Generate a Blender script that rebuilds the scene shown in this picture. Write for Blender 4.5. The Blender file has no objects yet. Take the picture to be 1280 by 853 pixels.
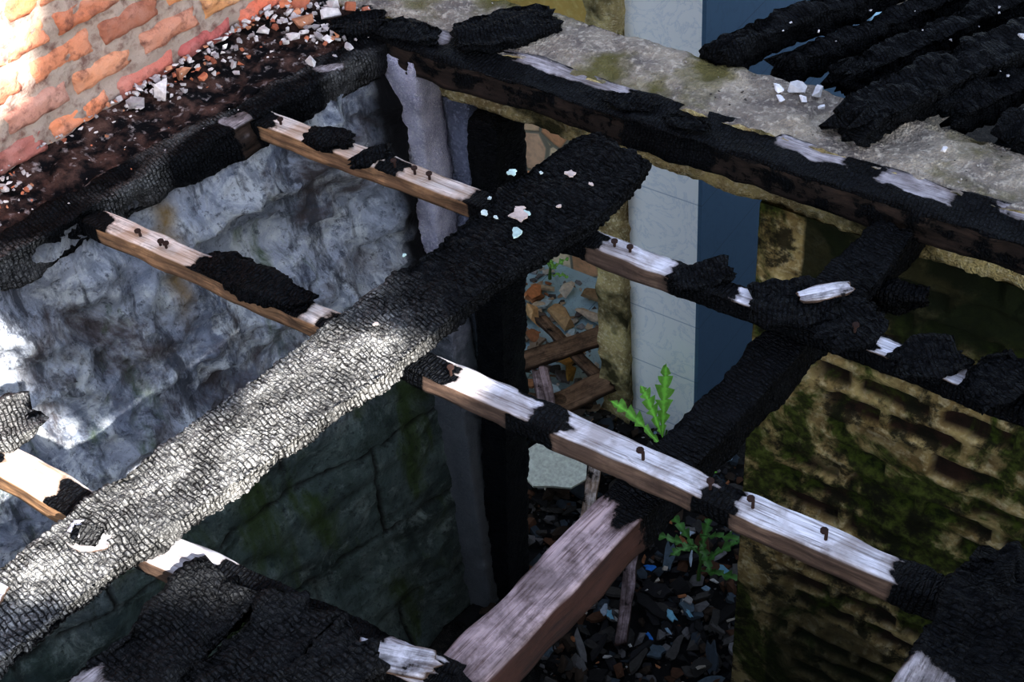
import bpy, bmesh, math, random
from mathutils import Vector, Matrix, noise
random.seed(7)
S=bpy.context.scene
def V(*a): return Vector(a)
def fbm(p,o=4): return noise.fractal(p,1.0,2.0,o,noise_basis='PERLIN_ORIGINAL')
def sst(a,b,x):
    t=max(0,min(1,(x-a)/(b-a))); return t*t*(3-2*t)

# ---------------------------------------------------------------- materials
class NT:
    def __init__(s,name):
        s.m=bpy.data.materials.new(name); s.m.use_nodes=True
        s.t=s.m.node_tree; s.t.nodes.clear()
        s.out=s.n('ShaderNodeOutputMaterial'); s.b=s.n('ShaderNodeBsdfPrincipled')
        s.l(s.b.outputs[0],s.out.inputs[0]); s.tc=s.n('ShaderNodeTexCoord').outputs['Object']
    def n(s,k,**kw):
        x=s.t.nodes.new(k)
        for a,b in kw.items(): setattr(x,a,b)
        return x
    def l(s,a,b): s.t.links.new(a,b)
    def put(s,sock,v):
        if isinstance(v,bpy.types.NodeSocket): s.l(v,sock)
        elif isinstance(v,(tuple,list)) and len(v)==3 and sock.type=='RGBA': sock.default_value=(*v,1)
        else: sock.default_value=v
    def mapping(s,sc,src=None,loc=(0,0,0),rot=(0,0,0)):
        m=s.n('ShaderNodeMapping'); s.l(src or s.tc,m.inputs[0]); m.inputs['Scale'].default_value=sc; m.inputs['Location'].default_value=loc
        m.inputs['Rotation'].default_value=rot
        return m.outputs[0]
    def noise(s,scale,detail=5,vec=None,rough=.6,dist=0,out='Fac'):
        x=s.n('ShaderNodeTexNoise'); s.l(vec or s.tc,x.inputs['Vector'])
        x.inputs['Scale'].default_value=scale;x.inputs['Detail'].default_value=detail
        x.inputs['Roughness'].default_value=rough;x.inputs['Distortion'].default_value=dist
        return x.outputs[out]
    def vor(s,scale,vec=None,feat='DISTANCE_TO_EDGE',out='Distance',rnd=1):
        x=s.n('ShaderNodeTexVoronoi',feature=feat); s.l(vec or s.tc,x.inputs['Vector'])
        x.inputs['Scale'].default_value=scale; x.inputs['Randomness'].default_value=rnd
        return x.outputs[out]
    def ramp(s,f,*st):
        r=s.n('ShaderNodeValToRGB'); s.put(r.inputs[0],f)
        e=r.color_ramp.elements
        while len(e)<len(st): e.new(.5)
        for i,(p,c) in enumerate(st):
            e[i].position=p; e[i].color=(c,c,c,1) if not isinstance(c,tuple) else (*c,1)
        return r.outputs[0]
    def mix(s,f,a,b,mode='MIX'):
        x=s.n('ShaderNodeMix',data_type='RGBA',blend_type=mode)
        s.put(x.inputs[0],f);s.put(x.inputs[6],a);s.put(x.inputs[7],b); return x.outputs[2]
    def math(s,op,a,b=0.0,c=None):
        x=s.n('ShaderNodeMath',operation=op); s.put(x.inputs[0],a); s.put(x.inputs[1],b)
        if c is not None: s.put(x.inputs[2],c)
        return x.outputs[0]
    def attr(s,name,out='Fac'):
        return s.n('ShaderNodeAttribute',attribute_name=name).outputs[out]
    def bump(s,h,st=.5,d=.01,prev=None):
        x=s.n('ShaderNodeBump'); x.inputs['Strength'].default_value=st; x.inputs['Distance'].default_value=d
        s.put(x.inputs['Height'],h)
        if prev: s.l(prev,x.inputs['Normal'])
        return x.outputs[0]
    def fin(s,col,rough=.8,nrm=None,spec=.4):
        s.put(s.b.inputs['Base Color'],col); s.put(s.b.inputs['Roughness'],rough)
        s.put(s.b.inputs['Specular IOR Level'],spec)
        if nrm: s.l(nrm,s.b.inputs['Normal'])
        return s.m

def charwood(name,top,side,dark,ash_sheen_col=(.44,.43,.42)):
    """burnt timber: 'char' = charred amount, 'ash' = grey bloom plus painted-in sun sheen"""
    t=NT(name)
    grain=t.noise(1,6,t.mapping((5,70,70)),.7)
    fine=t.noise(1,4,t.mapping((10,230,230)),.6)
    g=t.ramp(grain,(.36,0.0),(.64,1.0))
    streak=t.ramp(fine,(.50,0.0),(.66,1.0))
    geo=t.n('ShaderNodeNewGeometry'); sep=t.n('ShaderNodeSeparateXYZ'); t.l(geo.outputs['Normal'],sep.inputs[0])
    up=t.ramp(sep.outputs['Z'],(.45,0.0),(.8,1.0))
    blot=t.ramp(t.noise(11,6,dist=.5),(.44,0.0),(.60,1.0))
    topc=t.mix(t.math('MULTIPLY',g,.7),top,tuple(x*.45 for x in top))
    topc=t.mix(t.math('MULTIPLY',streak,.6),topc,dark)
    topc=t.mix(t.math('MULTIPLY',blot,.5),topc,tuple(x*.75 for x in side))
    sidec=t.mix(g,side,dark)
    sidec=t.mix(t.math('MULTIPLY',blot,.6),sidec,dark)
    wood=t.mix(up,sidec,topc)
    cm=t.attr('char')
    nz=t.math('ADD',t.math('MULTIPLY',t.math('SUBTRACT',t.noise(16,7,rough=.7),.5),1.5),t.math('MULTIPLY',t.math('SUBTRACT',grain,.5),.5))
    cn=t.math('ADD',cm,nz)
    mask=t.ramp(cn,(.44,0.0),(.54,1.0))
    scorch=t.ramp(cn,(.12,0.0),(.5,.85))
    wood=t.mix(scorch,wood,tuple(x*.5 for x in dark))
    vc=t.noise(30,5)
    ch=t.mix(vc,(.003,.0035,.005),(.016,.019,.026))
    ash_sheen_mask=t.math('MULTIPLY',t.attr('ash'),t.ramp(t.noise(34,8,rough=.75),(.34,.22),(.54,1.0)))
    ch=t.mix(ash_sheen_mask,ch,ash_sheen_col)
    col=t.mix(mask,wood,ch)
    # alligator cracking: short irregular blocks stacked along the grain
    nc=t.noise(34,3,out='Color')
    va=t.n('ShaderNodeVectorMath',operation='MULTIPLY_ADD'); t.l(nc,va.inputs[0]); va.inputs[1].default_value=(.013,.022,.013); t.l(t.tc,va.inputs[2])
    nc2=t.noise(5,2,out='Color')
    vb=t.n('ShaderNodeVectorMath',operation='MULTIPLY_ADD'); t.l(nc2,vb.inputs[0]); vb.inputs[1].default_value=(.05,.05,.0); t.l(va.outputs[0],vb.inputs[2])
    sp=t.n('ShaderNodeSeparateXYZ'); t.l(vb.outputs[0],sp.inputs[0])
    cb=t.n('ShaderNodeCombineXYZ'); t.l(t.math('ADD',sp.outputs[1],sp.outputs[2]),cb.inputs[0]); t.l(sp.outputs[0],cb.inputs[1])
    def brk(w,h,ms):
        b=t.n('ShaderNodeTexBrick'); t.l(cb.outputs[0],b.inputs['Vector']); b.inputs['Scale'].default_value=1
        b.inputs['Mortar Size'].default_value=ms;b.inputs['Mortar Smooth'].default_value=1.0;b.inputs['Brick Width'].default_value=w;b.inputs['Row Height'].default_value=h
        b.inputs['Color1'].default_value=(.2,.2,.2,1);b.inputs['Color2'].default_value=(1,1,1,1);b.inputs['Mortar'].default_value=(0,0,0,1)
        b.offset=.43; b.squash=1.3; b.squash_frequency=3
        return b
    b1_=brk(.021,.0095,.0022)
    crk=b1_.outputs['Fac']
    cw=t.ramp(t.noise(13,5),(.36,.15),(.56,1.0))
    crk=t.math('MULTIPLY',crk,cw)
    v2=t.vor(1,t.mapping((120,75,100)),rnd=1.0)
    crack2=t.ramp(v2,(0,0.0),(.22,1.0))
    h=t.math('SUBTRACT',t.math('MULTIPLY',crack2,.6),t.math('MULTIPLY',crk,1.5))
    h=t.math('ADD',h,t.math('MULTIPLY',b1_.outputs['Color'],.55))
    h=t.math('ADD',h,t.math('MULTIPLY',vc,1.0))
    hb=t.math('MULTIPLY',h,mask)
    b1=t.bump(hb,.9,.0055)
    b2=t.bump(t.math('ADD',grain,t.math('MULTIPLY',fine,.8)),.6,.003,b1)
    dk=t.math('MAXIMUM',crk,t.math('MULTIPLY',t.math('SUBTRACT',1.0,crack2),.45))
    col=t.mix(t.math('MULTIPLY',dk,t.math('MULTIPLY',mask,.9)),col,(.002,.002,.003))
    rough=t.mix(mask,(.85,)*3,(.5,)*3)
    return t.fin(col,rough,b2,t.math('SUBTRACT',.35,t.math('MULTIPLY',mask,.22)))

M={}
M['char']=charwood('charred_timber',(.60,.55,.57),(.08,.05,.038),(.03,.02,.016))
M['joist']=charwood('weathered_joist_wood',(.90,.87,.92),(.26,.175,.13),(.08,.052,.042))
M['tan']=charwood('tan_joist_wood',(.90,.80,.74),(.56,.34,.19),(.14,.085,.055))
M['plum']=charwood('reddish_beam_wood',(.60,.47,.48),(.03,.02,.02),(.085,.042,.034))
M['brown']=charwood('brown_scrap_wood',(.34,.22,.14),(.16,.09,.05),(.05,.03,.02))

def concrete(name,a,b,c,moss=None,sc=6,bs=.6,lowdark=None):
    t=NT(name)
    n1=t.noise(sc,7);n2=t.noise(sc*9,6);n3=t.noise(sc*.4+1,4)
    col=t.mix(t.ramp(n1,(.38,0.0),(.62,1.0)),a,b)
    col=t.mix(t.ramp(n2,(.5,0.0),(.68,1.0)),col,c)
    if moss: col=t.mix(t.ramp(n3,(.5,0.0),(.62,1.0)),col,moss)
    if lowdark:
        sep=t.n('ShaderNodeSeparateXYZ'); t.l(t.tc,sep.inputs[0])
        f=t.ramp(t.math('ADD',t.math('MULTIPLY',sep.outputs[2],-.4),t.math('MULTIPLY',n1,.25)),(.40,0.0),(.58,.85))
        col=t.mix(f,col,lowdark)
    h=t.math('ADD',n1,t.math('MULTIPLY',n2,.6)); h=t.math('ADD',h,t.math('MULTIPLY',t.vor(sc*22,feat='F1'),.3))
    return t.fin(col,.92,t.bump(h,bs,.015),.2)
M['conc']=concrete('weathered_concrete',(.44,.38,.31),(.22,.19,.17),(.60,.53,.45),(.18,.16,.07),7,1.0)
M['yconc']=concrete('yellowed_plaster',(.70,.60,.32),(.38,.29,.15),(.80,.72,.50),(.07,.065,.03),9,.8)
M['lilac']=concrete('whitewashed_roughcast',(.78,.75,.88),(.54,.52,.66),(.90,.87,.95),None,14,1.0,(.09,.12,.13))
M['greyw']=concrete('grey_plaster',(.28,.30,.40),(.15,.16,.22),(.38,.39,.50),None,8,.8,(.04,.065,.07))
M['soil']=concrete('sooty_ground',(.03,.03,.03),(.012,.012,.013),(.06,.055,.05),None,8,1)
M['dark']=concrete('sooty_plaster',(.07,.07,.08),(.035,.035,.04),(.10,.10,.11),None,5,.5)
M['yell']=concrete('yellow_paint_wall',(.68,.50,.18),(.56,.42,.15),(.70,.58,.25),None,4,.2)

def colmat(name,rough=.85,bs=.4,sc=60,spec=.2):
    t=NT(name); c=t.attr('col','Color'); n=t.noise(sc,5)
    return t.fin(t.mix(t.ramp(n,(.3,0.0),(.7,.55)),c,t.mix(1.0,c,(.35,.33,.33),'MULTIPLY')),rough,t.bump(n,bs,.004),spec)
M['col']=colmat('debris_mix')
M['leaf']=colmat('leaf_green',.5,.15,40,.4)

def rockmat():
    t=NT('painted_fake_rock')
    n1=t.noise(2.6,10,rough=.7,dist=.8); n2=t.noise(8,10,rough=.75,dist=.5); n3=t.noise(45,6,rough=.75)
    sc=t.noise(1,7,t.mapping((3,26,9),rot=(.9,.2,.3)),rough=.7,dist=.3)
    vs_=t.noise(1,7,t.mapping((13,13,1.6),loc=(7,3,1)),rough=.7,dist=.25)
    c=t.mix(t.ramp(n1,(.38,0.0),(.54,1.0)),(.28,.32,.42),(.66,.70,.80))
    c=t.mix(t.ramp(n2,(.48,0.0),(.58,.95)),c,(.90,.93,.97))
    c=t.mix(t.ramp(sc,(.52,0.0),(.62,.7)),c,(.30,.34,.43))
    c=t.mix(t.ramp(vs_,(.53,0.0),(.63,.85)),c,(.08,.09,.12))
    c=t.mix(t.ramp(n3,(.55,0.0),(.64,.75)),c,(.12,.14,.19))
    br=t.noise(3.0,8,t.mapping((1,1,1),loc=(4,2,7)),dist=.8,rough=.65)
    c=t.mix(t.ramp(br,(.54,0.0),(.64,.85)),c,(.13,.10,.10))
    gr=t.noise(1,6,t.mapping((6,6,1.6),loc=(1.3,0,.6)),dist=.4)
    c=t.mix(t.ramp(gr,(.56,0.0),(.66,.8)),c,(.12,.19,.08))
    c=t.mix(t.math('MULTIPLY',t.attr('rust'),t.ramp(n2,(.35,.6),(.6,1.0))),c,(.40,.24,.05))
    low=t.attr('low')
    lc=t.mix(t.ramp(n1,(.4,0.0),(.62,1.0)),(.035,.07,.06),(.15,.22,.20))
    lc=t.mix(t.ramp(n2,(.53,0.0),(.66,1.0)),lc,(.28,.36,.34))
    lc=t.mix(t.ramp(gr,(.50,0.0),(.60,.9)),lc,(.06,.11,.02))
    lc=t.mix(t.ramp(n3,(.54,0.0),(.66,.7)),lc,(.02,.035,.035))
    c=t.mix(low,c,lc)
    c=t.mix(t.attr('joint'),c,(.010,.010,.010))
    c=t.mix(t.attr('dark_amt'),c,(.010,.010,.014))
    h=t.math('ADD',n2,t.math('MULTIPLY',n3,.6)); h=t.math('ADD',h,t.math('MULTIPLY',sc,.6))
    return t.fin(c,.75,t.bump(h,1.0,.03),.3)
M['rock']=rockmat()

def brickcol():
    t=NT('brick_and_mortar'); c=t.attr('col','Color'); n=t.noise(30,6);n2=t.noise(9,5)
    c=t.mix(t.ramp(n2,(.45,0.0),(.75,.45)),c,(.55,.42,.38))
    c=t.mix(t.ramp(n,(.5,0.0),(.70,.8)),c,(.15,.07,.06))
    return t.fin(c,.9,t.bump(n,1.0,.012),.15)
M['brick']=brickcol()
def erodedmat():
    t=NT('eroded_brick_plaster')
    bm=t.attr('brick'); n=t.noise(12,7); n2=t.noise(45,6); n3=t.noise(3.4,7,dist=.8,rough=.65)
    mor=t.mix(t.ramp(n,(.38,0.0),(.60,1.0)),(.56,.44,.21),(.27,.19,.08))
    mor=t.mix(t.ramp(n2,(.5,0.0),(.68,.8)),mor,(.70,.60,.38))
    br=t.mix(t.ramp(n,(.35,0.0),(.65,1.0)),(.012,.009,.007),(.06,.03,.02))
    c=t.mix(bm,mor,br)
    mo=t.mix(t.ramp(n2,(.4,0.0),(.6,1.0)),(.015,.026,.006),(.08,.11,.015))
    c=t.mix(t.ramp(n3,(.47,0.0),(.55,.94)),c,mo)
    c=t.mix(t.ramp(t.noise(9,7,t.mapping((1,1,1),loc=(3,3,3)),rough=.7),(.53,0.0),(.61,.88)),c,(.014,.014,.008))
    c=t.mix(t.attr('dark_amt'),c,(.012,.018,.007))
    h=t.math('ADD',n,t.math('MULTIPLY',n2,.6))
    return t.fin(c,.9,t.bump(h,.9,.012),.2)
M['eroded']=erodedmat()

def tilemat(name,base,vein,gz=.30,gx=.30,off=(0,0,0)):
    t=NT(name)
    sep=t.n('ShaderNodeSeparateXYZ'); t.l(t.mapping((1,1,1),loc=off),sep.inputs[0])
    def line(s,p):
        f=t.math('PINGPONG',s,p/2); return t.ramp(t.math('MULTIPLY',f,1/(.004)),(.35,1.0),(.8,0.0))
    vz=line(sep.outputs['Z'],gz); vx=line(sep.outputs['X'],gx)
    v=t.ramp(t.noise(5,6,rough=.6,dist=2.5),(.47,0.0),(.5,1.0),(.53,0.0))
    c=t.mix(t.math('MULTIPLY',v,.5),base,vein)
    c=t.mix(t.math('MAXIMUM',vz,vx),c,tuple(x*.85 for x in vein))
    return t.fin(c,.35,None,.4)
M['tile']=tilemat('white_marble_tile',(.92,.94,.95),(.62,.70,.80),.3,5)
M['tile_shade']=tilemat('blue_shade_tile',(.095,.17,.26),(.075,.13,.20),.3,5)  # blue side tile, with shade painted into its colour
M['bluetile']=tilemat('pale_blue_floor_tile',(.48,.66,.72),(.26,.40,.48))
def paving():
    t=NT('crazy_paving_stone')
    v=t.n('ShaderNodeTexVoronoi',feature='F1'); t.l(t.tc,v.inputs['Vector']); v.inputs['Scale'].default_value=6.5
    e=t.vor(6.5); sep=t.n('ShaderNodeSeparateColor'); t.l(v.outputs['Color'],sep.inputs[0])
    c=t.ramp(sep.outputs[0],(0,(.9,.66,.38)),(.35,(.95,.82,.6)),(.65,(.78,.40,.2)),(1,(.95,.86,.7)))
    c=t.mix(t.ramp(t.noise(30,5),(.4,0.0),(.7,.4)),c,(.25,.15,.1))
    c=t.mix(t.ramp(e,(.03,1.0),(.06,0.0)),c,(.30,.28,.22))
    return t.fin(c,.7,t.bump(t.ramp(e,(.02,0.0),(.08,1.0)),.5,.01))
M['pave']=paving()
t=NT('corrugated_shade_sheet'); M['shade_sheet']=t.fin(t.mix(t.noise(6),(.25,.24,.23),(.16,.11,.08)),.6,None,.4)  # for the unseen sheet added to shape the sunlight

# ---------------------------------------------------------------- mesh helpers
def mkobj(name,verts,faces,mat,attrs=None,cols=None,smooth=True,parent=None,mw=None):
    me=bpy.data.meshes.new(name); me.from_pydata(verts,[],faces); me.update()
    for k,vals in (attrs or {}).items():
        a=me.attributes.new(k,'FLOAT','POINT'); a.data.foreach_set('value',vals)
    if cols:
        a=me.color_attributes.new('col','FLOAT_COLOR','POINT')
        a.data.foreach_set('color',[x for c in cols for x in (c[0],c[1],c[2],1)])
    me.materials.append(mat)
    if smooth: me.polygons.foreach_set('use_smooth',[True]*len(me.polygons))
    o=bpy.data.objects.new(name,me); S.collection.objects.link(o)
    if mw is not None: o.matrix_world=mw
    if parent: 
        o.parent=parent
        o.matrix_parent_inverse=Matrix.Identity(4)
    return o
def empty(name):
    o=bpy.data.objects.new(name,None); S.collection.objects.link(o); o.empty_display_size=.1; return o

def allig(x,y,z,a=.016,b=.028):
    d=noise.voronoi(V(x/a,y/b,z/b),distance_metric='DISTANCE')[0]
    return sst(0.0,.35,d[1]-d[0])

def timber(name,p0,p1,w,h,mat,char=lambda x,y,ny,nz:1.0,ash=lambda x,y:0.0,res=.008,wob=.006,
           wfn=None,ragged=(.03,.03),amp=.004,parent=None,seed=0,cells=(.016,.028),hfn=None,carve=.004,bend=None):
    """p0,p1: axis end points of the TOP centre line. local x along grain"""
    p0=Vector(p0);p1=Vector(p1); ax=(p1-p0); L=ax.length; ax.normalize()
    side=Vector((0,0,1)).cross(ax).normalized(); up=ax.cross(side)
    mw=Matrix((( ax.x,side.x,up.x,p0.x),(ax.y,side.y,up.y,p0.y),(ax.z,side.z,up.z,p0.z),(0,0,0,1)))
    nw=max(3,int(w/res)); nh=max(2,int(h/res)); nl=max(4,int(L/res))
    prof=[]
    for i in range(nw): prof.append((-.5+i/nw,0,0,1))
    for i in range(nh): prof.append((.5,-i/nh,1,0))
    for i in range(nw): prof.append((.5-i/nw,-1,0,-1))
    for i in range(nh): prof.append((-.5,-1+i/nh,-1,0))
    n=len(prof); vs=[];ca=[];aa=[]
    so=V(seed*3.17,seed*1.3,seed*7.7)
    for i in range(nl+1):
        x=L*i/nl
        ww=w*(wfn(x) if wfn else 1); hh=h*(hfn(x) if hfn else 1)
        oy=noise.noise(V(x*3,0,0)+so)*wob+(bend(x) if bend else 0)
        for (py,pz,ny,nz) in prof:
            y=py*ww; z=pz*hh
            c=char(x,y,ny,nz)
            e=V(x*9,y*9,z*9)+so
            d=fbm(e,3)*wob*(.5+.9*c)
            edgey=noise.noise(V(x*14,py*2,pz*2)+so)*wob
            if c>.3:
                k=allig(x+seed,y+seed*.7,z,*cells)
                d+=(k-.6)*amp*c
                d-=carve*c*abs(fbm(e*.6,2))
            y2=y+ny*(d+edgey)+oy; z2=z+nz*d
            if nz==0: z2=z
            if ny==0 and abs(py)>.47: z2-=.2*h*.15*nz
            x2=x
            r0,r1=ragged
            q=noise.noise(V(py*5,pz*2,seed+1.7)); q2=noise.noise(V(py*5+9,pz*2,seed+4.7))
            if r0: x2+=max(0,1-x/(3*r0))*r0*(q*1.6+.4*noise.noise(V(py*17,pz*5,seed)))
            if r1: x2+=max(0,1-(L-x)/(3*r1))*r1*(q2*1.6+.4*noise.noise(V(py*17,pz*5,seed+3)))
            vs.append((x2,y2,z2)); ca.append(c); aa.append(ash(x,y) if nz>0 or ny!=0 else 0)
    fs=[]
    for i in range(nl):
        for j in range(n):
            a=i*n+j;b=i*n+(j+1)%n
            fs.append((a,b,b+n,a+n))
    for base,flip in ((0,False),(nl*n,True)):
        cx=sum(vs[base+j][0] for j in range(n))/n; cy=sum(vs[base+j][1] for j in range(n))/n; cz=sum(vs[base+j][2] for j in range(n))/n
        k=len(vs); vs.append((cx,cy,cz)); ca.append(ca[base]);aa.append(0)
        for j in range(n):
            a=base+j;b=base+(j+1)%n
            fs.append((b,a,k) if not flip else (a,b,k))
    fs=[tuple(reversed(f)) for f in fs]
    return mkobj(name,vs,fs,mat,{'char':ca,'ash':aa},parent=parent,mw=mw)

def chunk(name,cx,cy,z,lx,ly,h,ang,parent,seed,ash_sheen_v=0.0,mat=None,charv=1.0,rg=.022,wv=.25):
    """burnt remnant of a floorboard lying on a joist; grain along its axis"""
    d=V(math.cos(ang),math.sin(ang),0)*lx/2
    return timber(name,V(cx,cy,z+h)-d,V(cx,cy,z+h)+d,ly,h,mat or M['char'],char=lambda x,y,a,b:charv,ash=lambda x,y:ash_sheen_v,res=.006,
        wob=min(.010,h*.5),wfn=lambda x:(.78+.28*math.sin(math.pi*min(1,max(0,x/lx)))+wv*noise.noise(V(x*25,seed,1))),ragged=(rg,rg),amp=.005,parent=parent,seed=seed,
        hfn=lambda x:.65+.5*math.sin(math.pi*min(1,max(0,x/lx)))+.35*noise.noise(V(x*20,seed,5)))

class Acc:
    def __init__(s): s.v=[];s.f=[];s.c=[]
    def add(s,vs,fs,col):
        b=len(s.v); s.v+= [tuple(v) for v in vs]; s.f+=[tuple(b+i for i in f) for f in fs]
        s.c+= [col]*len(vs) if isinstance(col[0],(int,float)) else col
    def obj(s,name,mat,smooth=False,parent=None): return mkobj(name,s.v,s.f,mat,cols=s.c,smooth=smooth,parent=parent)
HULLS=[]
for i in range(30):
    bm=bmesh.new()
    lim=random.uniform(.45,.75)
    for k in range(random.randint(9,16)):
        v=V(random.gauss(0,1),random.gauss(0,1),random.gauss(0,1)).normalized()*random.uniform(.8,1.15)
        v.x=max(-.8,min(.8,v.x));v.y=max(-lim,min(lim,v.y));v.z=max(-.55,min(.55,v.z))
        bm.verts.new(v)
    r=bmesh.ops.convex_hull(bm,input=bm.verts)
    bmesh.ops.delete(bm,geom=[v for v in bm.verts if not v.link_faces],context='VERTS')
    bm.verts.index_update()
    HULLS.append(([v.co.copy() for v in bm.verts],[[v.index for v in f.verts] for f in bm.faces])); bm.free()
def rock(acc,x,y,z,s,col,flat=.7,jit=.25):
    vs,fs=random.choice(HULLS)
    R=Matrix.Rotation(random.uniform(0,6.3),3,'Z')@Matrix.Rotation(random.uniform(-.5,.5),3,'X')@Matrix.Diagonal(V(random.uniform(.7,1.3),random.uniform(.6,1),flat*random.uniform(.7,1.1)))
    k=1+random.uniform(-jit,jit)
    acc.add([R@v*s+V(x,y,z+s*flat*.45) for v in vs],fs,tuple(c*k for c in col))
def slab(acc,cx,cy,cz,lx,ly,lz,rz=0,rx=0,ry=0,col=(.5,.5,.5),jag=.1):
    R=Matrix.Rotation(rz,3,'Z')@Matrix.Rotation(rx,3,'X')@Matrix.Rotation(ry,3,'Y')
    pts=[];N=12
    for k in range(N):
        a=k/N*2*math.pi; q=max(abs(math.cos(a)),abs(math.sin(a)))
        r=1/q*(1+random.uniform(-jag,jag))
        pts.append((math.cos(a)*r*lx/2,math.sin(a)*r*ly/2))
    vs=[R@V(x,y,lz/2)+V(cx,cy,cz) for x,y in pts]+[R@V(x,y,-lz/2)+V(cx,cy,cz) for x,y in pts]
    fs=[list(range(N)),list(range(2*N-1,N-1,-1))]+[[k+N,(k+1)%N+N,(k+1)%N,k] for k in range(N)]
    acc.add(vs,fs,col)
def box(name,x0,x1,y0,y1,z0,z1,mat,parent=None,res=None,rough=.0,fr=7,warp=None):
    bm=bmesh.new()
    bmesh.ops.create_cube(bm,size=1)
    for v in bm.verts:
        v.co=V(x0 if v.co.x<0 else x1,y0 if v.co.y<0 else y1,z0 if v.co.z<0 else z1)
    if res:
        for axis,(a,b) in enumerate(((x0,x1),(y0,y1),(z0,z1))):
            n=int((b-a)/res)
            for k in range(1,n):
                c=[0,0,0];c[axis]=a+(b-a)*k/n;no=[0,0,0];no[axis]=1
                bmesh.ops.bisect_plane(bm,geom=bm.verts[:]+bm.edges[:]+bm.faces[:],plane_co=c,plane_no=no)
        bm.normal_update()
        for v in bm.verts:
            d=fbm(v.co*fr,4)*rough
            v.co+=v.normal*d
    if warp:
        for v in bm.verts: v.co=warp(v.co)
    me=bpy.data.meshes.new(name); bm.to_mesh(me); bm.free(); me.materials.append(mat)
    if res: me.polygons.foreach_set('use_smooth',[True]*len(me.polygons))
    o=bpy.data.objects.new(name,me); S.collection.objects.link(o)
    if parent: o.parent=parent
    return o

# ---------------------------------------------------------------- ground & shell
GZ=-2.5
box('ground',-6,4,-1.5,8,GZ-.2,GZ-.02,M['soil'])
def leftwall():
    A=V(-2.66,.3,0);B=V(-2.205,2.55,0); ax=(B-A);L=ax.length;ax.normalize();nr=V(ax.y,-ax.x,0)
    res=.0125; na=int(L/res);nz=int(2.48/res)
    vs=[];low=[];jt=[];so=[];ru=[]
    for i in range(na+1):
        s=L*i/na
        for j in range(nz+1):
            z=-2.5+2.48*j/nz
            w=V(s,z,0)
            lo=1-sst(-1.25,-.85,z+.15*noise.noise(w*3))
            q=V(s*1.5+z*1.2,z*1.6-s*.5,3.1)
            rd=1-abs(noise.noise(q*2.1+V(5,0,0)))*2
            rd2=1-abs(noise.noise(q*5.5+V(2,1,0)))*2
            d=.08*fbm(q,3)+.06*rd+.026*rd2+.034*fbm(w*9,5)+.012*fbm(w*38,3)
            d*=(1-.62*lo); d=max(-.05,min(.14,d))
            zz=z+.12*(s-1); row=math.floor(zz/.42)
            jz=abs((zz/.42)%1-.5)*2; jx=abs(((s+row*.31)/.62)%1-.5)*2
            j_=max(sst(.955,.99,jz+.02*noise.noise(w*12)),sst(.97,.995,jx+.015*noise.noise(w*12)))*lo
            d-=.02*j_
            top=sst(-.22,-.05,z); d*=1-.7*top
            d*=sst(0,.25,L-s)*.8+.2
            st=sst(L-.26,L-.18,s+.05*noise.noise(V(z*9,s*9,2)))*(1-sst(L-.10,L-.05,s)*.6)*sst(-1.6,-1.0,z)  # charred strip beside the corner
            st=max(st,.75*sst(-.10,-.02,z+.05*noise.noise(w*7)))  # darker along the top edge
            p=A+ax*s+nr*d; vs.append((p.x,p.y,z)); low.append(lo*.92); jt.append(j_); so.append(min(1,st))
            ru.append(max(0,1-abs(s-1.40-.1*(z+.3)+.02*noise.noise(V(z*20,0,0)))/.04)*sst(-.5,-.3,z)*(1-sst(-.12,-.06,z)))
    fs=[]
    for i in range(na):
        for j in range(nz):
            a=i*(nz+1)+j; fs.append((a,a+nz+1,a+nz+2,a+1))
    b=len(vs)
    for (s,z) in ((0,-2.5),(L,-2.5),(L,-.02),(0,-.02)):
        p=A+ax*s-nr*.2; vs.append((p.x,p.y,z)); low.append(1);jt.append(0);so.append(1);ru.append(0)
    c=[0,na*(nz+1),na*(nz+1)+nz,nz]
    fs+= [(b+3,b+2,b+1,b)]
    fs+= [(c[k],c[(k+1)%4],b+(k+1)%4,b+k) for k in range(4)]
    return mkobj('wall_left',vs,fs,M['rock'],{'low':low,'joint':jt,'dark_amt':so,'rust':ru})
leftwall()

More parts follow.
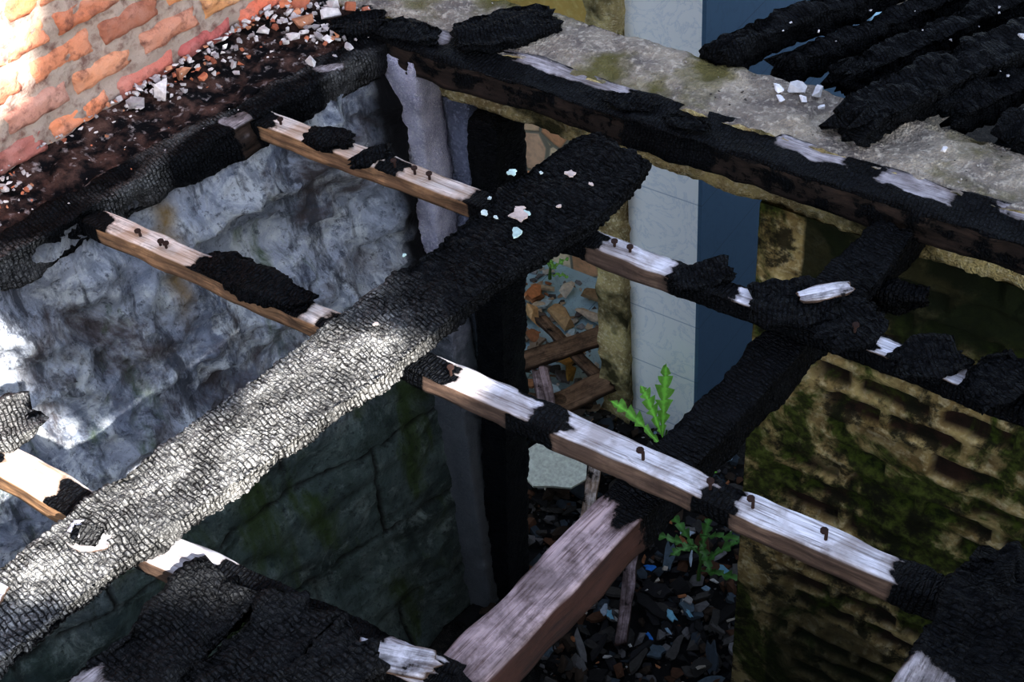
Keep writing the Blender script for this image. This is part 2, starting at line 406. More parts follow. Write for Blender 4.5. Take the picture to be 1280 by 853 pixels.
def rightwall():
    x0,x1,z0,z1=-1.155,.9,-2.5,-.19; res=.0095
    nx=int((x1-x0)/res);nz=int((z1-z0)/res); vs=[];bk=[];so=[]
    BW,BH=.215,.090
    for i in range(nx+1):
        x=x0+(x1-x0)*i/nx
        for j in range(nz+1):
            z=z0+(z1-z0)*j/nz
            zz=z+.008*noise.noise(V(x*6,z*6,1)); row=math.floor(zz/BH); xx=x+row*BW*.5+.05*noise.noise(V(row*3.3,0,0))+.008*noise.noise(V(x*9,z*9,5))
            fz=abs((zz/BH)%1-.5)*2; fx=abs((xx/BW)%1-.5)*2
            cell=math.floor(xx/BW); rn=noise.noise(V(cell*7.31+.5,row*3.77+.5,2.2))
            shr=.10*noise.noise(V(x*22,z*22,9))+.14*noise.noise(V(x*8,z*8,4))
            m=(1-sst(.60,.70,fz+shr))*(1-sst(.83,.90,fx+shr*.4))
            pres=1 if rn>-.2 else .3
            plaster=sst(.18,.32,noise.noise(V(x*2.1+3.3,z*1.9,4.4)))
            edge=1-sst(-1.155+.07,-1.155+.13,x+.02*noise.noise(V(z*10,0,0)))
            m*=pres*(1-.85*plaster)*(1-edge)
            dep=m*(.016+.024*abs(rn))
            y=2.5+dep+.010*fbm(V(x*8,z*8,0),4)
            vs.append((x+.006*noise.noise(V(z*15,1,1)) if i==0 else x,y,z)); bk.append(m)
            so.append((.92*sst(-.66,-.36,z+.14*noise.noise(V(x*5,z*5,8)))+.8*sst(-1.45,-1.9,z+.2*noise.noise(V(x*4,z*4,3)))) if x>x0+.12 else .35*sst(-1.2,-2.0,z))  # dark green near the top, darker again towards the bottom
    fs=[]
    for i in range(nx):
        for j in range(nz):
            a=i*(nz+1)+j; fs.append((a,a+nz+1,a+nz+2,a+1))
    b=len(vs)
    for (x,z) in ((x0,z0),(x1,z0),(x1,z1),(x0,z1)): vs.append((x,2.7,z)); bk.append(0);so.append(0)
    c=[0,nx*(nz+1),nx*(nz+1)+nz,nz]
    fs+=[(b+3,b+2,b+1,b)]+[(c[k],c[(k+1)%4],b+(k+1)%4,b+k) for k in range(4)]
    mkobj('wall_back',vs,fs,M['eroded'],{'brick':bk,'dark_amt':so})
rightwall()
def lean(co):
    if co.x>-2.15: co.x+= .20*min(0,(co.z+.19))/2.31*((co.x+2.15)/.12 if co.x<-2.03 else 1)
    return co
box('wall_stub',-2.30,-2.03,2.515,2.70,GZ,-.19,M['greyw'],res=.03,rough=.008,fr=14,warp=lean)
box('whitewashed_pillar',-2.245,-2.115,2.40,2.50,GZ,-.03,M['lilac'],res=.014,rough=.007,fr=22)
timber('charred_door_post',(-2.165,2.515,GZ),(-1.995,2.515,-.19),.14,.10,M['char'],res=.012,seed=3,ragged=(0,0))
# far room
box('wall_far_lower',-5.0,-2.0,4.25,4.4,GZ,-1.5,M['pave'])
box('wall_far_upper',-5.0,-2.0,4.27,4.4,-1.5,.4,M['yell'])
box('tiled_wall',-2.16,-1.87,3.53,5.2,GZ,.35,M['tile'])
box('shaded_tile_side',-1.87,-1.855,3.53,5.2,GZ,.35,M['tile_shade'])
box('plaster_door_jamb',-2.295,-2.16,3.50,3.72,GZ,.35,M['yconc'],res=.03,rough=.015,fr=14)
box('tiled_floor',-3.8,-2.3,3.45,4.25,GZ-.02,GZ,M['bluetile'])
box('wall_far_left',-3.9,-3.8,2.7,4.4,GZ,.4,M['dark'])
box('wall_far_right',.9,1.05,2.7,6,GZ,-.1,M['dark'])
box('wall_right',.9,1.05,-1.0,2.7,GZ,-.15,M['dark'])
box('wall_front',-2.75,.9,-1.1,-.95,GZ,-.15,M['dark'])

def ringbeam():
    x0,x1,y0,y1,z0,z1=-2.75,.95,2.50,2.72,-.19,.012
    res=.011; nx=int((x1-x0)/res)
    prof=[]
    def seg(a,b,n,nr):
        for k in range(n): prof.append((a[0]+(b[0]-a[0])*k/n,a[1]+(b[1]-a[1])*k/n,nr))
    seg((y0,z0),(y0,z1),14,(-1,0));seg((y0,z1),(y1,z1),20,(0,1));seg((y1,z1),(y1,z0),10,(1,0));seg((y1,z0),(y0,z0),10,(0,-1))
    n=len(prof);vs=[]
    for i in range(nx+1):
        x=x0+(x1-x0)*i/nx
        eb=.02*noise.noise(V(x*6,0,3))+.012*noise.noise(V(x*19,0,3))
        for (y,z,nr) in prof:
            d=.012*fbm(V(x*9,y*9,z*9),4)+.006*fbm(V(x*50,y*50,z*50),2)
            vs.append((x,y+nr[0]*d,z+nr[1]*d-(abs(eb) if (z>z1-.001 and (y>y1-.02 or y<y0+.02)) else 0)))
    fs=[(i*n+j,(i+1)*n+j,(i+1)*n+(j+1)%n,i*n+(j+1)%n) for i in range(nx) for j in range(n)]
    fs+=[tuple(range(n)),tuple(range(nx*n+n-1,nx*n-1,-1))]
    o=mkobj('concrete_ring_beam',vs,fs,M['conc'])
    o.data.materials.append(M['yconc'])
    for k,p in enumerate(o.data.polygons):
        if k<nx*n:
            j=k%n
            if j<14 or j>=44: p.material_index=1
ringbeam()

# ---------------------------------------------------------------- left brick wall + ledge
def leftbrick():
    a=Acc(); A=V(-2.79,.3,0);B=V(-2.545,2.52,0);ax=(B-A);L=ax.length;ax.normalize();nr=V(ax.y,-ax.x,0)
    BH=.083;BL=.205
    res=.02;na=int(L/res);nz=int(.95/res);vs=[]
    for i in range(na+1):
        for j in range(nz+1):
            s=L*i/na;z=-.06+.95*j/nz
            p=A+ax*s+nr*(.012*fbm(V(s*14,z*14,0),4)-.001); vs.append((p.x,p.y,z))
    fs=[(i*(nz+1)+j,(i+1)*(nz+1)+j,(i+1)*(nz+1)+j+1,i*(nz+1)+j+1) for i in range(na) for j in range(nz)]
    b=len(vs)
    for (s,z) in ((0,-.06),(L,-.06),(L,.89),(0,.89)):
        p=A+ax*s-nr*.12; vs.append((p.x,p.y,z))
    c=[0,na*(nz+1),na*(nz+1)+nz,nz]
    fs+=[(b+3,b+2,b+1,b)]+[(c[k],c[(k+1)%4],b+(k+1)%4,b+k) for k in range(4)]
    a.add(vs,fs,(.40,.33,.29))
    pal=[(.62,.25,.16),(.66,.30,.18),(.52,.20,.14),(.68,.36,.21),(.60,.30,.22),(.44,.18,.14)]
    for r in range(10):
        z=.02+r*BH+.03
        s=-.1+(r%2)*BL/2+random.uniform(-.02,.02)
        while s<L-.02:
            l=BL-.011+random.uniform(-.008,.005); h=BH-.012+random.uniform(-.004,.003)
            e=min(s+l,L+random.uniform(-.05,.07))
            if e-s>.05:
                col=random.choice(pal); col=tuple(x*random.uniform(.85,1.15) for x in col)
                n1,n2=16,7; vv=[]
                out=random.uniform(.004,.012); tilt=random.uniform(-.003,.003)
                for i in range(n1+1):
                    for j in range(n2+1):
                        u=i/n1;w=j/n2
                        rim=(i in(0,n1)) or (j in (0,n2))
                        p=A+ax*(s+(e-s)*u+.007*noise.noise(V(s+w*4,z*9,r+u*3)))+V(0,0,z-h/2+h*w+tilt*(u-.5)+.005*noise.noise(V(u*6+s*9,w*2,r)))
                        d=-.02 if rim else out+.009*fbm(V(s*9+u*4,w*2.5,r),4)-(.005 if (i in (1,n1-1) or j in (1,n2-1)) else 0)
                        vv.append(p+nr*d)
                ff=[(i*(n2+1)+j,(i+1)*(n2+1)+j,(i+1)*(n2+1)+j+1,i*(n2+1)+j+1) for i in range(n1) for j in range(n2)]
                a.add(vv,ff,col)
            s+=BL
    a.obj('wall_left_brick',M['brick'],smooth=True)
leftbrick()
def ledge():
    res=.012; ny=int(2.2/res); vs=[];n=24
    for i in range(ny+1):
        y=.3+2.2*i/ny
        xi=-2.525+.2*(y-1.28); xo=-2.665+.11*(y-1.48)
        for j in range(n+1):
            x=xo+(xi-xo)*j/n
            z=.016*fbm(V(x*12,y*12,0),4)+.03*max(0,fbm(V(x*5,y*5,3),3))+.03*(1-j/n)**2
            vs.append((x,y,z-.005))
        vs.append((xi,y,-.019));vs.append((xo,y,-.019))
    m=n+3
    fs=[(i*m+j,(i+1)*m+j,(i+1)*m+(j+1)%m,i*m+(j+1)%m) for i in range(ny) for j in range(m)]
    fs=[tuple(reversed(f)) for f in fs]
    return mkobj('masonry_ledge',vs,fs,M['ledge'])
t=NT('charred_masonry_dust'); n1=t.noise(14,6);n2=t.noise(40,6)
c_=t.mix(t.ramp(n1,(.45,0.0),(.62,1.0)),(.012,.012,.015),(.15,.09,.075)); c_=t.mix(t.ramp(n2,(.57,0.0),(.69,.85)),c_,(.50,.44,.43))
M['ledge']=t.fin(c_,.9,t.bump(t.math('ADD',n1,n2),1.0,.025),.1)
ledge()
a=Acc()
grey=[(.64,.59,.59),(.74,.69,.68),(.50,.46,.46),(.80,.75,.73)]; red=[(.6,.24,.14),(.48,.19,.12),(.62,.32,.2)]
def ledgepos(y,f):
    xi=-2.50+.2*(y-1.28); xo=-2.645+.11*(y-1.48); return xo+(xi-xo)*f
for (cy,cf,sy,sf,n_,smin,smax) in [(2.40,.35,.07,.4,120,.008,.026),(2.2,.10,.10,.2,80,.007,.018),(1.95,.10,.10,.2,80,.007,.020),(1.44,.25,.05,.25,50,.007,.018),(1.7,.1,.12,.2,40,.005,.012),(1.1,.3,.15,.3,30,.004,.012),(2.0,.6,.3,.5,50,.003,.007)]:
    for k in range(n_):
        y=min(2.49,random.gauss(cy,sy)); f=max(0,min(1.1,random.gauss(cf,sf)))
        rock(a,ledgepos(y,f),y,.012+.03*(1-f)**2,random.uniform(smin,smax)*random.uniform(.5,1),random.choice(grey if random.random()<.72 else red))
for (x,y,s,c) in [(-2.535,1.93,.050,grey[3]),(-2.57,1.86,.028,grey[0]),(-2.56,2.02,.030,red[2]),(-2.50,2.03,.024,red[0]),
                  (-2.44,2.36,.036,red[2]),(-2.40,2.42,.032,grey[1]),(-2.37,2.47,.036,red[0]),(-2.50,2.42,.042,red[1]),(-2.42,2.46,.032,grey[3]),
                  (-2.61,1.45,.022,grey[3]),(-2.63,1.40,.020,grey[1])]:
    rock(a,x,y,.02,s,c,.8)
a.obj('brick_debris',M['col'])

# ---------------------------------------------------------------- wall plates
timber('charred_wall_plate',(-2.70,.2,.01),(-2.222,2.52,.01),.085,.09,M['char'],res=.009,wob=.016,seed=5,ragged=(0,.03),amp=.006,
    ash=lambda x,y:.35*sst(.0,.35,noise.noise(V(x*6,y*12,4))),char=lambda x,y,a,b:1-.7*sst(.36,.46,noise.noise(V(x*7,y*9,8))))
def patch(top,side=None,soft=.02,seed=0,wf=.03):
    """char amount: 1 everywhere except the listed unburnt stretches; side = stretches for the vertical faces"""
    if side is None: side=top
    def f(x,y,ny,nz):
        xx=x+wf*noise.noise(V(x*12,y*45,seed))+.012*noise.noise(V(x*60,y*90,seed))
        v=1.0
        for r in (top if nz>0 else side):
            a,b=r[0],r[1]
            k=sst(a-soft,a+soft,xx)*(1-sst(b-soft,b+soft,xx))
            if len(r)>2 and nz>0: k*=sst(r[2]-.008,r[2]+.008,y+.018*noise.noise(V(x*16,y*20,seed+3)))
            if len(r)>2 and nz==0: k*=r[2]
            v*=1-k
        return v
    return f
bt=timber('charred_beam_timber',(-2.36,2.462,.012),(.6,2.462,.012),.115,.085,M['char'],res=.009,wob=.010,seed=9,ragged=(.03,.02),amp=.003,
   char=patch([(.22,.32,.0),(.50,.84,.015),(1.24,1.42,.01),(1.50,1.68,-.01),(1.76,1.84,.02),(2.0,2.1,.02)],[(.1,.9,.60),(1.1,2.8,.55)],.025,1),cells=(.03,.03))
g=empty('charred_floorboard_remnant')
chunk('board_a',-1.94,2.58,.01,.25,.15,.03,.9,g,21)
chunk('board_b',-2.17,2.45,.01,.18,.08,.022,.2,g,22)
chunk('board_c',-2.30,2.42,.01,.12,.10,.025,.8,g,23)
chunk('board_d',-1.50,2.46,.01,.12,.06,.010,.1,g,24)
chunk('board_e',-1.33,2.45,.01,.10,.05,.010,.1,g,25)

# ---------------------------------------------------------------- joists (along x)
def nail(acc,x,y,z,h=.028):
    N=8
    for (r,z0,z1) in ((.0032,z-.01,z+h),(.0075,z+h,z+h+.004)):
        lean=random.uniform(-.004,.004)
        vs=[V(x+r*math.cos(k*6.283/N)+(lean if z1>z+h-.001 else 0),y+r*math.sin(k*6.283/N),zz) for zz in (z0,z1) for k in range(N)]
        acc.add(vs,[(k,(k+1)%N,(k+1)%N+N,k+N) for k in range(N)]+[tuple(range(N,2*N))],(.06,.035,.03))
j=empty('floor_joist')
x0=-2.30
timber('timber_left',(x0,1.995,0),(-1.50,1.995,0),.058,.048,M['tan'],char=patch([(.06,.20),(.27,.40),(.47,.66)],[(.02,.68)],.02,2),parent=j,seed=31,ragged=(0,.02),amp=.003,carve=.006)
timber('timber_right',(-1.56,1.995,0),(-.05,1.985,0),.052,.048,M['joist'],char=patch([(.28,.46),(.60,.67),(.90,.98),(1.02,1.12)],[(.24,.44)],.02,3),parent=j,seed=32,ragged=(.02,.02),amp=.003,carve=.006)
chunk('char_a',-2.06,2.00,-.006,.10,.07,.022,.3,j,33)
chunk('char_b',-1.93,1.995,-.006,.09,.055,.018,1.0,j,34)
chunk('char_c',-1.05,2.0,-.006,.12,.075,.016,.9,j,35)
chunk('char_d',-.84,2.02,-.006,.16,.13,.016,.5,j,36)
chunk('char_e',-.72,2.01,-.006,.13,.12,.016,1.2,j,37)
chunk('char_f',-.55,2.0,-.006,.12,.10,.020,.8,j,38)
chunk('char_g',-.42,2.0,-.006,.14,.11,.026,1.2,j,39)
chunk('char_h',-.28,2.0,-.006,.15,.12,.026,1.4,j,40)
a=Acc()
for x in (-2.215,-1.86,-1.80,-1.755,-1.26,-1.22): nail(a,x,1.995,0,.014)
nail(a,-.70,1.99,0,.03)
a.obj('nails',M['col'],parent=j)
j=empty('floor_joist')
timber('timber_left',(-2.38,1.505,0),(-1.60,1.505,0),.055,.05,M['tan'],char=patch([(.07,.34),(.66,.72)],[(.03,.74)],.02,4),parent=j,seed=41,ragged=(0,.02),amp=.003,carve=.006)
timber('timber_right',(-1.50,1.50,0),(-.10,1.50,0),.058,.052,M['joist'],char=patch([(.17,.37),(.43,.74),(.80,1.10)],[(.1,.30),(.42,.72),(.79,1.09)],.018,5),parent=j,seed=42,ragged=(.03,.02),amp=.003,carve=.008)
chunk('char_a',-1.86,1.515,-.006,.27,.075,.022,.0,j,43)
chunk('char_b',-1.97,1.545,-.006,.09,.04,.014,.2,j,44)
a=Acc()
for x in (-2.215,-2.15,-2.13): nail(a,x,1.505,0,.012)
for x in (-1.335,-.90,-.76,-.675,-.535): nail(a,x,1.50,0,.020)
a.obj('nails',M['col'],parent=j)
j=empty('floor_joist')
timber('timber_left',(-2.60,.88,0),(-1.66,.88,0),.07,.055,M['tan'],char=patch([(.35,.60),(.62,.78)],[(.3,.9)],.02,6),parent=j,seed=51,ragged=(0,.02),amp=.003)
timber('timber_right',(-1.62,.875,0),(-.93,.93,0),.07,.055,M['joist'],char=patch([(.05,.20),(.54,.66)],[(.05,.24)],.02,7),parent=j,seed=52,ragged=(.01,.03),amp=.003)
chunk('char_a',-2.03,.92,-.006,.16,.12,.022,1.2,j,53,.7)

timber('support_beam',(-1.005,.45,-.052),(-.775,2.50,-.052),.092,.095,M['plum'],char=lambda x,y,ny,nz:max(.15,sst(.88,1.04,x+.04*noise.noise(V(x*10,y*30,0)))),res=.009,seed=61,ragged=(0,.02),amp=.004)
g=empty('charred_beam_cleat')
chunk('cleat',-.785,2.22,-.055,.30,.10,.035,1.48,g,62,.0,None,1,.015,.12)
chunk('cleat_side',-.71,2.24,-.12,.13,.05,.05,.3,g,63,.0,None,1,.01,.1)
chunk('bare_patch',-.80,2.07,.006,.11,.04,.008,.8,g,64,.0,M['joist'],.2,.006,.2)

g=empty('charred_floorboards')
for k,(x,w,y0,y1) in enumerate([(-1.385,.15,.1,.885),(-1.235,.13,.1,.905),(-1.105,.115,.1,.90)]):
    timber('board_%d'%k,(x-.02,y0,.03),(x+.02,y1,.03),w,.035,M['char'],res=.006,wob=.016,seed=70+k,ragged=(0,.025),amp=.007,cells=(.018,.028),parent=g,
       char=lambda x,y,ny,nz,k=k:1-(1-sst(.50,.56,x+.03*noise.noise(V(x*9,y*30,k))))*(.9 if nz>0 else 0),ash=lambda x,y:.06)
timber('pale_offcut',(-1.09,.895,.006),(-.97,.935,.006),.055,.025,M['joist'],char=lambda x,y,a,b:.2,res=.007,seed=77,ragged=(.02,.02),parent=g)
g=empty('charred_board')
timber('board_main',(-.20,.9,.035),(-.20,1.60,.035),.20,.035,M['char'],res=.007,wob=.018,seed=81,ragged=(0,.04),amp=.007,parent=g,
   char=lambda x,y,a,b:1-.8*(1-sst(.40,.46,x+.05*noise.noise(V(x*9,y*20,3)))))
timber('board_side',(.0,.9,.03),(.03,1.70,.035),.15,.035,M['char'],res=.009,wob=.02,seed=82,ragged=(0,.05),amp=.007,parent=g)

# ---------------------------------------------------------------- the big charred plank
P0=V(-1.72,.2,.045);P1=V(-1.395,2.27,.045); L=(P1-P0).length
def plankw(x):
    y=.2+x*(P1.y-P0.y)/L
    w=.172+.03*sst(.8,2.1,y)+.006*math.sin(y*7)
    w+=.030*math.exp(-((y-2.06)/.14)**2)
    w+=.014*math.exp(-((y-1.42)/.12)**2)
    w-=.016*math.exp(-((y-1.74)/.10)**2)
    if y>2.20: w*=max(.7,1-((y-2.20)/.10)**2*.5)
    return w/.172*(1+.05*noise.noise(V(x*14,2,2)))
pl=empty('charred_plank')
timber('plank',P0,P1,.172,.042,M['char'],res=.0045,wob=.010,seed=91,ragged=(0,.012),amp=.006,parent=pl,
   wfn=plankw,cells=(.014,.030),ash=lambda x,y:.98*(1-sst(1.25,1.50,x-.3*y+.06*noise.noise(V(x*9,y*20,1))))*(.6+.4*sst(-.25,.15,noise.noise(V(x*5,y*14,7))))+.015)  # pale tone on the lower plank paints in the sun's sheen
chunk('knot_rim',-1.64,.815,.030,.085,.07,.014,.4,pl,93,0,M['joist'],.1,.004,.08)
chunk('burnt_knot',-1.642,.812,.036,.055,.045,.018,.4,pl,92,.3,M['char'],1,.006,.15)
chunk('knob',-1.70,.63,.032,.06,.05,.014,.4,pl,94,0,M['joist'],.1,.004,.08)
a=Acc()
fl=[(-1.462,1.93,.030),(-1.43,1.88,.024),(-1.56,2.05,.016),(-1.44,2.11,.018),(-1.53,1.90,.014),(-1.50,1.90,.010),(-1.47,1.95,.016),(-1.45,1.945,.014),
    (-1.52,1.50,.008),(-1.40,2.0,.009),(-1.55,1.95,.007),(-1.5,2.08,.008),(-1.38,2.1,.008),(-1.6,1.7,.007)]
for x,y,s in fl:
    slab(a,x,y,.053+random.uniform(0,.002),s*1.3,s,.003,random.uniform(0,3),random.uniform(-.15,.15),0,random.choice([(.65,.82,.78),(.7,.78,.76),(.72,.6,.55)]),.35)
a.obj('paint_flakes',M['col'],parent=pl)

# ---------------------------------------------------------------- charred joists of the next room (upper right)
g=empty('charred_rafters')
dx,dy=.42,.90
for k,(x,y,w,l,z) in enumerate([(-1.40,2.72,.08,1.6,.05),(-1.25,2.78,.06,1.6,.02),(-1.10,2.80,.07,1.5,.03),(-.99,2.58,.12,1.7,.075),(-.81,2.75,.09,1.6,.05),(-.65,2.72,.11,1.6,.05),(-.47,2.74,.11,1.6,.06),(-.3,2.74,.13,1.6,.05)]):
    timber('rafter_%d'%k,(x,y,z),(x+l*dx,y+l*dy,z),w,.07,M['char'],res=.010,wob=.014,seed=100+k,ragged=(.04,0),amp=.010,parent=g,cells=(.03,.06))
a=Acc()
for k in range(40):
    x=random.uniform(-1.3,-.5);y=random.uniform(2.78,3.2)
    rock(a,x,y,.06,random.uniform(.003,.007),(.6,.58,.6))
for (x,y,s) in [(-1.20,2.66,.022),(-1.16,2.68,.034),(-1.13,2.65,.018),(-1.11,2.69,.026),(-1.18,2.63,.014),(-1.08,2.64,.012),(-.77,2.62,.012),(-1.95,2.66,.01),(-.72,3.02,.02),(-.76,3.06,.016),(-.70,3.08,.018)]:
    rock(a,x,y,.02 if y<2.75 else .07,s,(.84,.82,.84))
for k in range(120):
    rock(a,random.uniform(-2.2,0),random.uniform(2.52,2.7),.012,random.uniform(.002,.005),random.choice([(.5,.46,.42),(.1,.09,.08)]))
a.obj('plaster_debris',M['col'])

# ---------------------------------------------------------------- rubble
a=Acc()
pal=[(.035,.035,.04),(.06,.058,.055),(.02,.02,.022),(.09,.085,.08),(.06,.042,.03),(.18,.175,.175),(.12,.06,.035),(.06,.08,.10)]
def gh(x,y): return GZ+.10*max(0,fbm(V(x*1.6,y*1.6,5),3))*(1-sst(3.4,3.7,y))+.05-.04*sst(3.4,3.7,y)
res=.05
gx=int(1.05/res);gy=int(1.3/res);vs=[]
for i in range(gx+1):
    for k in range(gy+1):
        x=-2.2+1.05*i/gx;y=2.3+1.2*k/gy; vs.append((x,y,gh(x,y)-.04+.02*fbm(V(x*9,y*9,1),3)))
a.add(vs,[(i*(gy+1)+k,(i+1)*(gy+1)+k,(i+1)*(gy+1)+k+1,i*(gy+1)+k+1) for i in range(gx) for k in range(gy)],(.02,.02,.022))
for k in range(2600):
    x=random.uniform(-2.5,-1.1);y=random.uniform(2.2 if x>-2.1 else 2.75,3.5)
    s=random.choice([.006,.008,.010,.014,.02,.03,.045])*random.uniform(.7,1.2)
    rock(a,x,y,gh(x,y)-.02,s,random.choice(pal),random.choice([.3,.5,.7]))
for k in range(90):   # broken tiles and board ends
    x=random.uniform(-2.1,-1.2);y=random.uniform(2.3,3.4)
    slab(a,x,y,gh(x,y)+.01,random.uniform(.04,.14),random.uniform(.02,.06),.012,random.uniform(0,3.1),random.uniform(-.6,.6),random.uniform(-.5,.5),random.choice(pal+[(.2,.19,.18),(.11,.15,.18)]),.3)
for k in range(80):
    x=random.uniform(-2.1,-1.2);y=random.uniform(2.4,3.5)
    rock(a,x,y,gh(x,y)+.01,random.uniform(.008,.028),random.choice([(.55,.53,.50),(.42,.38,.32),(.42,.19,.09),(.26,.36,.44)]),.4)
for k in range(420):
    x=random.uniform(-3.2,-2.2);y=random.uniform(3.0,4.2)
    rock(a,x,y,gh(x,y)-.01,random.uniform(.008,.034),random.choice([(.6,.45,.3),(.36,.36,.36),(.12,.11,.1),(.7,.65,.56),(.5,.24,.12),(.2,.2,.2)]),random.choice([.3,.6]))
for k in range(60):
    x=random.uniform(-3.1,-2.25);y=random.uniform(3.1,4.1)
    slab(a,x,y,gh(x,y)+.02,random.uniform(.04,.12),random.uniform(.03,.07),.012,random.uniform(0,3.1),random.uniform(-.5,.5),random.uniform(-.4,.4),random.choice([(.6,.72,.74),(.38,.3,.22),(.75,.62,.44),(.22,.2,.19),(.48,.25,.13)]),.3)
for (x,y,s,c) in [(-2.88,3.84,.095,(.72,.48,.25)),(-2.76,3.90,.085,(.76,.52,.28)),(-2.96,3.98,.07,(.6,.27,.12)),(-2.66,3.98,.07,(.6,.5,.38)),(-2.58,3.70,.075,(.72,.40,.12)),
                  (-2.50,3.58,.06,(.85,.50,.12)),(-2.84,4.08,.07,(.7,.62,.5)),(-2.70,4.10,.07,(.5,.35,.2)),(-2.43,3.42,.045,(.7,.45,.22)),(-2.66,3.80,.045,(.7,.64,.55)),(-2.80,3.74,.06,(.5,.24,.12))]:
    rock(a,x,y,gh(x,y)+.01,s,c,.7)
a.obj('rubble_heap',M['col'])
a=Acc()
for k in range(16):
    x=random.uniform(-2.0,-1.4);y=random.uniform(2.5,3.3)
    slab(a,x,y,gh(x,y)+.05,random.uniform(.03,.07),random.uniform(.01,.03),.004,random.uniform(0,3),random.uniform(-.4,.4),0,random.choice([(.04,.22,.6),(.25,.5,.62),(.4,.46,.52)]),.35)
a.obj('plastic_scraps',M['col'])
g=empty('scrap_boards')
def sb(nm,p,q,w,h,m,c=.2,sd=1): timber(nm,p,q,w,h,m,char=lambda x,y,a,b:c,res=.015,seed=sd,ragged=(.02,.02),parent=g)
sb('board_1',(-2.86,3.30,-2.38),(-2.34,3.78,-2.22),.10,.025,M['brown'],.2,201)
sb('board_2',(-2.74,3.72,-2.30),(-2.30,3.52,-2.30),.05,.025,M['brown'],.25,202)
sb('board_3',(-2.62,3.02,-2.38),(-2.26,3.50,-2.26),.12,.02,M['brown'],.15,203)
sb('board_6',(-2.90,3.10,-2.30),(-2.28,3.40,-2.30),.05,.03,M['brown'],.3,206)
sb('board_7',(-2.52,3.38,-2.22),(-2.30,3.14,-2.28),.07,.02,M['plum'],.2,207)
sb('board_4',(-2.10,3.15,-2.30),(-1.93,2.75,-2.36),.05,.02,M['tan'],.3,204)
sb('board_5',(-1.80,2.95,-2.30),(-1.60,2.50,-2.40),.045,.03,M['plum'],.3,205)
a=Acc()
slab(a,-2.22,3.02,-2.30,.25,.21,.012,.5,.1,.05,(.78,.82,.72),.05)
a.obj('plasterboard_panel',M['col'])

# ---------------------------------------------------------------- plants
def leaf(acc,base,az,ln,w,rise,droop,col,lobes=6):
    n=36; d=V(math.cos(az),math.sin(az),0); sd=V(-d.y,d.x,0); vs=[];fs=[];cs=[]
    for i in range(n+1):
        t_=i/n
        c=base+d*(ln*t_*math.cos(rise)) + V(0,0,ln*(math.sin(rise)*t_-droop*t_*t_))
        env=math.sin(math.pi*min(1,(t_*.93+.07)))**.75*(.35+.9*t_ if t_<.72 else 1)
        lob=.30+.70*((t_*lobes)%1)**.8 if t_<.85 else .8
        ww=w*env*lob*(1 if t_<.97 else .3)
        for s_ in (-1,-.5,0,.5,1):
            vs.append(c+sd*(ww*s_)+V(0,0,abs(s_)*ww*.35+.008*math.sin(t_*20+s_)*abs(s_)))
            k=1 if s_ else 1.7
            cs.append(tuple(x*k for x in col))
    for i in range(n):
        for k in range(4): fs.append((i*5+k,(i+1)*5+k,(i+1)*5+k+1,i*5+k+1))
    acc.add(vs,fs,cs)
def plant(name,x,y,z,H_,leaves,col,seed):
    random.seed(seed); a=Acc()
    N=8;vs=[]
    for i in range(9):
        t_=i/8; r=.009*(1-.6*t_)
        for k in range(N): vs.append(V(x+r*math.cos(k*6.283/N)+.02*t_*t_,y+r*math.sin(k*6.283/N),z+H_*.55*t_))
    a.add(vs,[(i*N+k,i*N+(k+1)%N,(i+1)*N+(k+1)%N,(i+1)*N+k) for i in range(8) for k in range(N)],(.10,.22,.05))
    for (az,ln,w,zb,rise,droop) in leaves:
        k=random.uniform(.8,1.2); leaf(a,V(x,y,z+zb),az,ln,w,rise,droop,tuple(c*k for c in col))
    return a.obj(name,M['leaf'],smooth=True)
plant('sow_thistle_plant',-1.885,3.30,-2.44,.50,[(3.4,.40,.055,.16,1.0,.30),(1.9,.38,.052,.22,1.35,.1),(2.9,.32,.05,.22,1.2,.25),(0.2,.26,.045,.06,.5,.35),(3.7,.30,.04,.02,.25,.15),
   (5.6,.24,.04,.04,.35,.3),(4.6,.22,.04,.03,.4,.3),(1.0,.2,.035,.04,.5,.3)],(.36,.80,.14),3)
plant('weed_plant',-1.50,2.90,-2.42,.35,[(k*.9,.24,.03,.05+.03*k,.6+.1*(k%3),.3) for k in range(8)],(.06,.17,.03),5)
plant('weed_plant',-2.95,4.1,-2.46,.2,[(k*1.1,.13,.022,.02+.02*k,.6,.3) for k in range(6)],(.26,.52,.12),6)

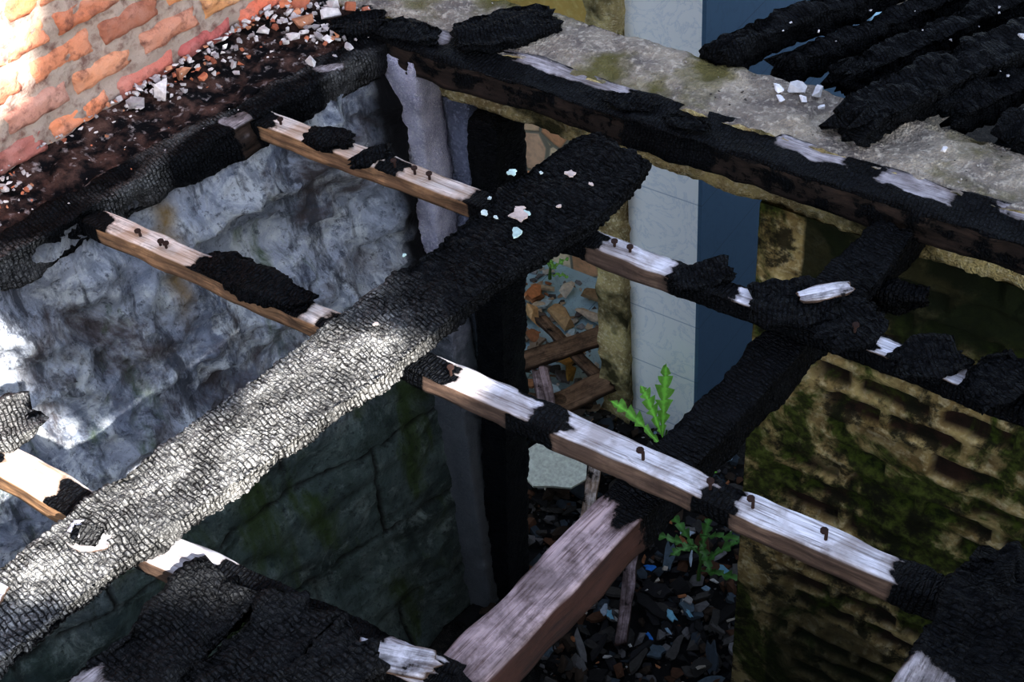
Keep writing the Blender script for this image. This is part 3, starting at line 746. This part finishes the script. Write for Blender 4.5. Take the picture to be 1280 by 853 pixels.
# ---------------------------------------------------------------- unseen sheet added overhead for shade, openings shaped to let sun patches through
SX,SY=.70/.62,-.35/.62
def shade_sheet():
    x0,x1,y0,y1,z=.0,4.6,-4.0,2.6,3.0; r=.02
    nx=int((x1-x0)/r);ny=int((y1-y0)/r)
    vs=[(x0+r*i,y0+r*k,z+.008*math.sin((x0+r*i)*80)) for i in range(nx+1) for k in range(ny+1)]
    def sun_gap(x,y):
        n=.04*noise.noise(V(x*7,y*7,1))
        xp=x-3*SX+n; yp=y-3*SY+n
        left=-1.73+.155*(yp-.9)-.01
        if yp<.98: left=-2.03
        if left<xp<-1.33+.1*(yp-.9) and .78+.5*(xp+1.5)<yp<1.54+.25*(xp+1.5): return True
        zz=3-(x+2.66)/SX; yy=y-(3-zz)*SY
        if .16+n<zz<.75 and .9<yy<1.80+n-.6*(.45-zz): return True
        zz=3-(x+2.44)/SX; yy=y-(3-zz)*SY
        if -.36+n<zz<-.10+n and .9<yy<1.25+n: return True
        return False
    fs=[]
    for i in range(nx):
        for k in range(ny):
            if not sun_gap(x0+r*(i+.5),y0+r*(k+.5)):
                a=i*(ny+1)+k; fs.append((a,a+ny+1,a+ny+2,a+1))
    mkobj('overhead_shade_sheet',vs,fs,M['shade_sheet'],smooth=False)
shade_sheet()

# ---------------------------------------------------------------- lights
sd=bpy.data.lights.new('sun','SUN'); sd.energy=14; sd.angle=.009; sd.color=(1,.96,.88)
so=bpy.data.objects.new('sun',sd); S.collection.objects.link(so)
so.rotation_euler=V(.70,-.35,.62).to_track_quat('Z','Y').to_euler()
w=bpy.data.worlds.new('World'); S.world=w; w.use_nodes=True
nt=w.node_tree; sky=nt.nodes.new('ShaderNodeTexSky'); sky.sky_type='NISHITA'; sky.sun_disc=False
sky.sun_elevation=math.radians(38); sky.sun_rotation=math.radians(117)
hs=nt.nodes.new('ShaderNodeHueSaturation'); hs.inputs['Saturation'].default_value=.60
nt.links.new(sky.outputs[0],hs.inputs['Color'])
nt.links.new(hs.outputs[0],nt.nodes['Background'].inputs[0]); nt.nodes['Background'].inputs[1].default_value=.50

# ---------------------------------------------------------------- camera
cam=bpy.data.cameras.new('camera'); cam.sensor_width=36; cam.lens=36*1778/1280; cam.clip_start=.02
co=bpy.data.objects.new('camera',cam); S.collection.objects.link(co); S.camera=co
n_=Vector((189,1844,1778)).normalized()
Xc=-Vector((-3440,-1506,1778));Xc=(Xc-n_*Xc.dot(n_)).normalized(); Zc=-n_; Yc=Zc.cross(Xc)
R=Matrix(((Xc.x,-Xc.y,-Xc.z),(Yc.x,-Yc.y,-Yc.z),(Zc.x,-Zc.y,-Zc.z)))
co.matrix_world=Matrix.Translation((0,0,2.0))@R.to_4x4()
S.view_settings.view_transform='Standard'
S.view_settings.look='None'
S.view_settings.exposure=-.05
S.view_settings.gamma=.78
